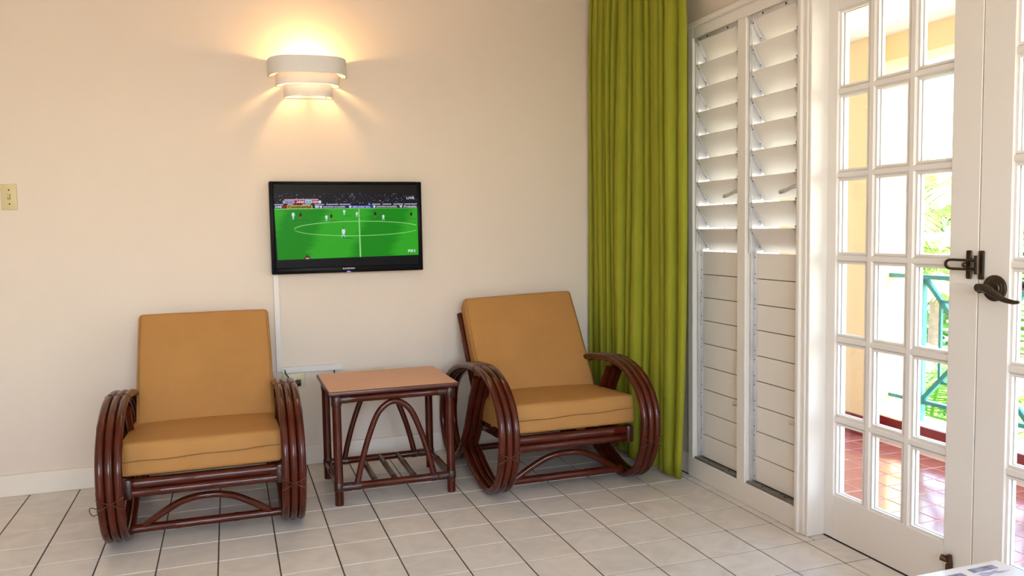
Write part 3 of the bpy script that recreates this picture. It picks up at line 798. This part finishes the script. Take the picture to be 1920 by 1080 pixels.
def scr_poly(name, pts, m, layer, par):
    bm = bmesh.new(); bm.faces.new([bm.verts.new((P(a, b)[0], TY-.0004*layer, P(a, b)[1])) for a, b in pts])
    bmesh.ops.recalc_face_normals(bm, faces=bm.faces); return link(name, bm, m, par)
screen = scr_poly('screen', [(130, 92), (1668, 92), (1668, 975), (130, 975)], emat('screen_black', (.006, .006, .008), 1), 0, tv)
def pitch_material():
    m = emat('screen_pitch', (.03, .35, .02), 1.0); n = m.node_tree.nodes; l = m.node_tree.links; b = n['Principled BSDF']
    g_ = n.new('ShaderNodeNewGeometry'); s = n.new('ShaderNodeSeparateXYZ'); l.new(g_.outputs['Position'], s.inputs[0])
    ma = n.new('ShaderNodeMath'); ma.operation = 'MULTIPLY_ADD'; ma.inputs[1].default_value = -.45; l.new(s.outputs['Z'], ma.inputs[0]); l.new(s.outputs['X'], ma.inputs[2])
    mb = n.new('ShaderNodeMath'); mb.operation = 'MULTIPLY'; mb.inputs[1].default_value = 15.5; l.new(ma.outputs[0], mb.inputs[0])
    mc = n.new('ShaderNodeMath'); mc.operation = 'SINE'; l.new(mb.outputs[0], mc.inputs[0])
    nz = n.new('ShaderNodeTexNoise'); nz.inputs['Scale'].default_value = 30; mp = n.new('ShaderNodeMapping'); mp.inputs['Scale'].default_value = (.3, 1, 2.5)
    l.new(g_.outputs['Position'], mp.inputs[0]); l.new(mp.outputs[0], nz.inputs['Vector'])
    md = n.new('ShaderNodeMath'); md.operation = 'MULTIPLY_ADD'; md.inputs[1].default_value = .9; l.new(nz.outputs['Fac'], md.inputs[0])
    me_ = n.new('ShaderNodeMath'); me_.operation = 'MULTIPLY'; me_.inputs[1].default_value = .8; l.new(mc.outputs[0], me_.inputs[0]); l.new(me_.outputs[0], md.inputs[2])
    cr = n.new('ShaderNodeValToRGB'); e = cr.color_ramp.elements; e[0].position = .15; e[0].color = (.010, .27, .008, 1); e[1].position = .7; e[1].color = (.032, .42, .018, 1)
    l.new(md.outputs[0], cr.inputs[0]); l.new(cr.outputs[0], b.inputs['Emission Color'])
    return m
def crowd_material():
    m = emat('screen_crowd', (.01, .01, .012), 1.0); n = m.node_tree.nodes; l = m.node_tree.links; b = n['Principled BSDF']
    g_ = n.new('ShaderNodeNewGeometry'); mp = n.new('ShaderNodeMapping'); mp.inputs['Scale'].default_value = (1, 1, 1.8); l.new(g_.outputs['Position'], mp.inputs[0])
    v = n.new('ShaderNodeTexNoise'); v.inputs['Scale'].default_value = 115; v.inputs['Detail'].default_value = 1.5; l.new(mp.outputs[0], v.inputs['Vector'])
    cr = n.new('ShaderNodeValToRGB'); e = cr.color_ramp.elements; e[0].position = .65; e[0].color = (.012, .011, .016, 1); e[1].position = .80; e[1].color = (.62, .58, .72, 1)
    l.new(v.outputs['Fac'], cr.inputs[0]); l.new(cr.outputs[0], b.inputs['Emission Color'])
    return m
scr_poly('stand_picture', [(135, 95), (1665, 95), (1665, 190), (135, 190)], emat('screen_stand', (.014, .011, .010), 1), 1, screen)
scr_poly('crowd_picture', [(135, 190), (1665, 190), (1665, 305), (135, 305)], crowd_material(), 1, screen)
scr_poly('pitch_picture', [(135, 352), (1665, 352), (1665, 868), (150, 886)], pitch_material(), 1, screen)
line_m = emat('screen_line', (.45, .95, .35), .75)
wht = emat('screen_white', (.8, .85, .95), .95); red_e = emat('screen_red', (.55, .01, .05), .8); pnk_e = emat('screen_lilac', (.55, .5, .8), .8)
navy = emat('screen_navy', (.012, .015, .05), 1); blue_e = emat('screen_blue', (.01, .04, .30), 1); gold = emat('screen_gold', (.55, .40, .06), .85)
rust_e = emat('screen_rust', (.25, .02, .01), .9); dk = emat('screen_dark', (.02, .012, .015), 1); cyan_e = emat('screen_cyan', (.45, .75, .85), .9); brown_e = emat('screen_ink', (.06, .03, .005), 1)
dgreen = emat('screen_shadow_green', (.01, .12, .01), 1)
scr_poly('touch_line', [(135, 348), (1665, 345), (1665, 352), (135, 356)], line_m, 2, screen)
scr_poly('halfway_line', [(1011, 358), (1022, 358), (1028, 875), (1011, 875)], line_m, 2, screen)
bm = bmesh.new(); N = 72; pr = None
for i in range(N+1):
    a = 2*PI*i/N; ex, ey = 1010+680*math.cos(a), 567+78*math.sin(a)
    th = 3.2
    if ex > 1665: pr = None; continue
    vi = bm.verts.new((P(ex, ey-th)[0], TY-.0008, P(ex, ey-th)[1])); vo = bm.verts.new((P(ex-th*math.cos(a), ey+th)[0], TY-.0008, P(ex, ey+th)[1]))
    if pr: bm.faces.new((pr[0], vi, vo, pr[1]))
    pr = (vi, vo)
bmesh.ops.recalc_face_normals(bm, faces=bm.faces); link('centre_circle', bm, line_m, screen)
# advertising boards
scr_poly('board_picture', [(135, 312), (212, 312), (212, 350), (135, 350)], navy, 2, screen)
scr_poly('board_picture', [(212, 312), (265, 312), (265, 350), (212, 350)], rust_e, 2, screen)
scr_poly('board_picture', [(265, 310), (528, 312), (530, 350), (265, 350)], gold, 2, screen)
scr_poly('board_picture', [(540, 310), (895, 312), (895, 350), (540, 350)], navy, 2, screen)
scr_poly('board_picture', [(905, 316), (1165, 316), (1165, 350), (905, 350)], blue_e, 2, screen)
scr_poly('board_picture', [(1165, 314), (1665, 314), (1665, 350), (1165, 350)], dk, 2, screen)
for x0, x1 in ((135, 230), (270, 330), (420, 510), (545, 650), (668, 800), (812, 928), (1120, 1145), (1160, 1255), (1275, 1375), (1395, 1505), (1520, 1660)):
    scr_poly('upper_board_picture', [(x0+4, 301), (x1, 301), (x1-4, 313), (x0, 313)], pnk_e, 2, screen)
def stext(s, x0, x1, y0, y1, m, layer=3, bold=.02, shear=0):
    cx_, cz_ = P((x0+x1)/2, (y0+y1)/2)
    mt = Matrix.Translation((cx_, TY-.0004*layer, cz_)) @ Matrix.Rotation(PI/2, 4, 'X')
    return textobj('lettering', s, (x1-x0)*.00045, (y1-y0)*.000452, mt, m, screen, bold, shear=shear)
stext('AMI', 140, 210, 318, 342, wht); stext('Continental', 275, 512, 316, 347, brown_e, bold=.03)
stext('EUROPEAN QUALIFIERS', 640, 872, 325, 344, wht); stext('UEFA EURO 2016', 950, 1140, 325, 344, wht); stext('EUROPEAN QUALIFIERS', 1210, 1435, 325, 344, wht); stext('Probably.', 1512, 1662, 322, 350, wht)
for (c_, m_) in (((565, 330), wht), ((585, 330), cyan_e), ((615, 332), wht), ((1185, 332), wht), ((925, 333), wht)):
    scr_poly('emblem_picture', [(c_[0]-13, c_[1]-10), (c_[0]+13, c_[1]-12), (c_[0]+11, c_[1]+8), (c_[0], c_[1]+16), (c_[0]-10, c_[1]+8)], m_, 3, screen)
scr_poly('emblem_picture', [(1458, 322), (1500, 322), (1480, 348)], wht, 3, screen)
# score strip
def pill(x0, x1, y0, y1, m, lay):
    h = (y1-y0)/2; pts = [(x0+h*.6-h*.6*math.sin(PI*i/8), (y0+y1)/2+h*math.cos(PI*i/8)) for i in range(9)] + [(x1-h*.6+h*.6*math.sin(PI*i/8), (y0+y1)/2-h*math.cos(PI*i/8)) for i in range(9)]
    scr_poly('score_strip', pts, m, lay, screen)
pill(222, 345, 265, 296, pnk_e, 3); pill(338, 470, 263, 297, red_e, 3); pill(500, 620, 263, 296, red_e, 3); pill(450, 525, 262, 296, cyan_e, 4); pill(592, 620, 265, 294, wht, 4)
scr_poly('score_strip', [(240, 250), (590, 248), (590, 261), (240, 262)], emat('screen_pink', (.75, .45, .62), .85), 3, screen)
stext('24:25', 245, 325, 271, 290, navy, 5); stext('ARM', 362, 440, 269, 291, wht, 5); stext('0-0', 462, 512, 271, 289, navy, 5); stext('DEN', 532, 588, 269, 291, wht, 5)
stext('LIVE', 1544, 1630, 228, 253, wht, 3); stext('FS1', 1546, 1626, 808, 836, wht, 3, bold=.04)
def player(x, y, h, m, lean=0, stride=.25, name='player_picture'):
    # y: feet, h: height in picture units
    w = h*.19
    def q(a, b): return (x+a*w+lean*b*h*.3, y-b*h)
    sh = [(x+.9*h, y+2), (x+.2*h, y-2), (x, y+3), (x+.3*h, y+6)]
    scr_poly('player_shadow', [(x-.1*h, y), (x+.95*h, y+.10*h), (x+.9*h, y+.15*h), (x-.1*h, y+.06*h)], dgreen, 2, screen)
    o = scr_poly(name, [q(-.75, .45), q(-.95, .66), q(-.55, .84), q(.55, .84), q(1.0, .62), q(.7, .45), q(.55, .36), q(-.5, .36)], m, 3, screen)
    scr_poly('legs', [q(-.5, .37), q(.5, .37), q(.35+stride, .0), q(.05+stride, .0), q(0, .26), q(-.1-stride, .02), q(-.4-stride, .02)], cyan_e if m is not dk else emat('screen_skin', (.28, .12, .07), .9), 3, screen)
    hd = [(x+lean*h*.27+.32*w*math.cos(2*PI*k/8), y-h*.91+.34*w*math.sin(2*PI*k/8)) for k in range(8)]
    scr_poly('head', hd, brown_e, 4, screen)
for a in ((325, 465, 88, wht, 0, .1), (402, 462, 76, dk, -.1, .3), (668, 487, 76, wht, .05, .1), (722, 475, 72, dk, -.1, .5), (859, 425, 70, wht, 0, 0), (992, 446, 66, wht, .15, .1), (1192, 456, 74, dk, 0, .6), (1280, 484, 72, wht, .1, .7), (1590, 462, 74, dk, .1, .8), (843, 662, 108, wht, .1, .8)): player(*a)
scr_poly('player_picture', [(420, 884), (432, 858), (455, 838), (480, 855), (495, 882)], brown_e, 3, screen); scr_poly('player_picture', [(435, 884), (440, 868), (474, 868), (480, 884)], emat('screen_pale_red', (.8, .35, .4), .8), 4, screen)
mt = Matrix.Translation((-1.372, TY-.0068, .9655)) @ Matrix.Rotation(PI/2, 4, 'X')
textobj('maker_lettering', 'BLACKPOINT', .058, .0072, mt, mat('silver_print', (.6, .6, .6), .4), tv, .03)
pl = box('power_light', -1.383, -1.365, TY-.0065, TY-.004, .9475, .953, emat('blue_light', (.25, .2, 1), 3), tv, .001)

# ================================================================== SWITCH, SOCKETS, TRUNKING
sw = tag(empty('light_switch', (-2.813, YB, 1.318)), 'ivory light switch plate on the wall at the left', 'light switch')
box('cover_plate', -.0305, .0305, -.006, 0, -.056, .056, plate_m, sw, .003, 2, smooth=True)
box('toggle', -.004, .004, -.018, -.005, -.004, .010, plate_m, sw, .001)
box('toggle_slot', -.007, .007, -.0066, -.005, -.013, .013, mat('ivory_shade', (.42, .33, .15), .5), sw)
for z in (-.030, .030):
    q = bmesh.new(); disc(q, (.001, -.006, z), .0032, (0,-1,0), .001, 10); link('screw', q, screw_m, sw)
def outlet(loc, label, w, h):
    o = tag(empty('wall_socket', loc), label, 'wall socket', None)
    box('cover_plate', -w/2, w/2, -.006, 0, -h/2, h/2, plate_w, o, .003, 2, smooth=True)
    for s in (-1, 1):
        z = s*.0 if w > h else s*h*.24; x = s*w*.24 if w > h else 0
        f = box('socket_face', x-.014, x+.014, -.0072, -.005, z-.017, z+.017, plate_w, o, .002)
        for d_ in (-.006, .006): box('slot', x+d_-.0012, x+d_+.0012, -.0076, -.007, z-.004, z+.006, screw_m, f)
    return o
outlet((-1.648, YB, .422), 'cream wall socket with a black plug, beside the left armchair', .112, .07)
outlet((-1.263, YB, .420), 'cream wall socket just above the small table top', .118, .074)
pg = tag(empty('power_plug', (-1.628, YB-.0075, .412)), 'black power plug in the cream wall socket', 'plug')
box('plug_body', -.013, .013, -.026, 0, -.014, .014, black_m, pg, .004, 2, smooth=True)
tubeobj('cable', catmull([(-.012, -.018, .004), (-.03, -.022, .012), (-.045, -.018, .032), (-.058, -.010, .052), (-.060, .002, .075)], 5), .0028, black_m, pg, 8)
tk = tag(empty('cable_trunking', (-1.71, YB, .47)), 'white plastic cable trunking running down from the television', 'trunking')
box('vertical_channel', -.016, .0095, -.012, 0, .0, .475, trunk_m, tk, .001)
box('horizontal_channel', .0095, .296, -.012, 0, -.008, .022, trunk_m, tk, .001)
w2 = tag(tubeobj('short_wire', catmull([(-1.452, YB-.004, .465), (-1.452, YB-.008, .455), (-1.455, YB-.006, .44)], 4), .003, black_m), 'short black wire end under the trunking by the table', 'wire')

# ================================================================== COFFEE TABLE WITH LEAFLET (corner in view)
ct = tag(empty('coffee_table', (-.86, -2.32, 0)), 'white coffee table corner at the lower right', 'coffee table')
ctm = mat('white_lacquer', (.72, .72, .76), .2, coat=.3)
box('table_top', -.396, .396, -.372, .372, .42, .45, ctm, ct, .003)
for sx in (-1, 1):
    for sy in (-1, 1): box('leg', sx*.36-.02, sx*.36+.02, sy*.335-.02, sy*.335+.02, 0, .42, ctm, ct, .003)
for sy in (-1, 1): box('apron', -.34, .34, sy*.335-.01, sy*.335+.01, .36, .42, ctm, ct)
lf = tag(empty('leaflet', (-.60, -2.06, .4502)), 'glossy white leaflet with small blue photos on the coffee table', 'leaflet')
box('sheet', -.13, .126, -.13, .102, 0, .0012, mat('glossy_paper', (.78, .79, .84), .12, coat=.4), lf)
def photo(x0, x1, y0, y1, sd):
    m = mat('photo_print_%d' % sd, (.04, .05, .15), .15, col2=(.25, .33, .55), vscale=45, coat=.4, detail=2)
    bm = bmesh.new(); up_quad(bm, x0+.60, x1+.60, y0+2.06, y1+2.06, .0014); link('photo', bm, m, lf)
photo(-.566, -.500, -1.985, -1.968, 1); photo(-.655, -.588, -1.992, -1.975, 2)
for k in range(3):
    pts = [(-.562+.60+.012*i, -1.993-.004*k+2.06+.0022*math.sin(i*2.1+k), .0016) for i in range(5+k)]
    tubeobj('script_line', catmull(pts, 4), .0005, navy if False else mat('blue_ink', (.10, .14, .40), .4), lf, 4)

# ================================================================== CEILING LAMP (added for fill, out of frame, above the seating area)
cl = tag(empty('fill_ceiling_lamp', (-1.9, -2.3, 2.62)), 'round frosted ceiling lamp added out of view for fill', 'ceiling lamp')
bm = bmesh.new(); tube(bm, [(0,0,0), (0,0,-.03)], .19, 32); link('lamp_base', bm, white_m, cl, smooth=True)
bm = bmesh.new(); bmesh.ops.create_uvsphere(bm, u_segments=28, v_segments=14, radius=.17)
for v in bm.verts: v.co.z = v.co.z*.35-.035
link('lamp_shade', bm, emat('frosted_glow', (1, .90, .78), 0.9), cl, smooth='all')
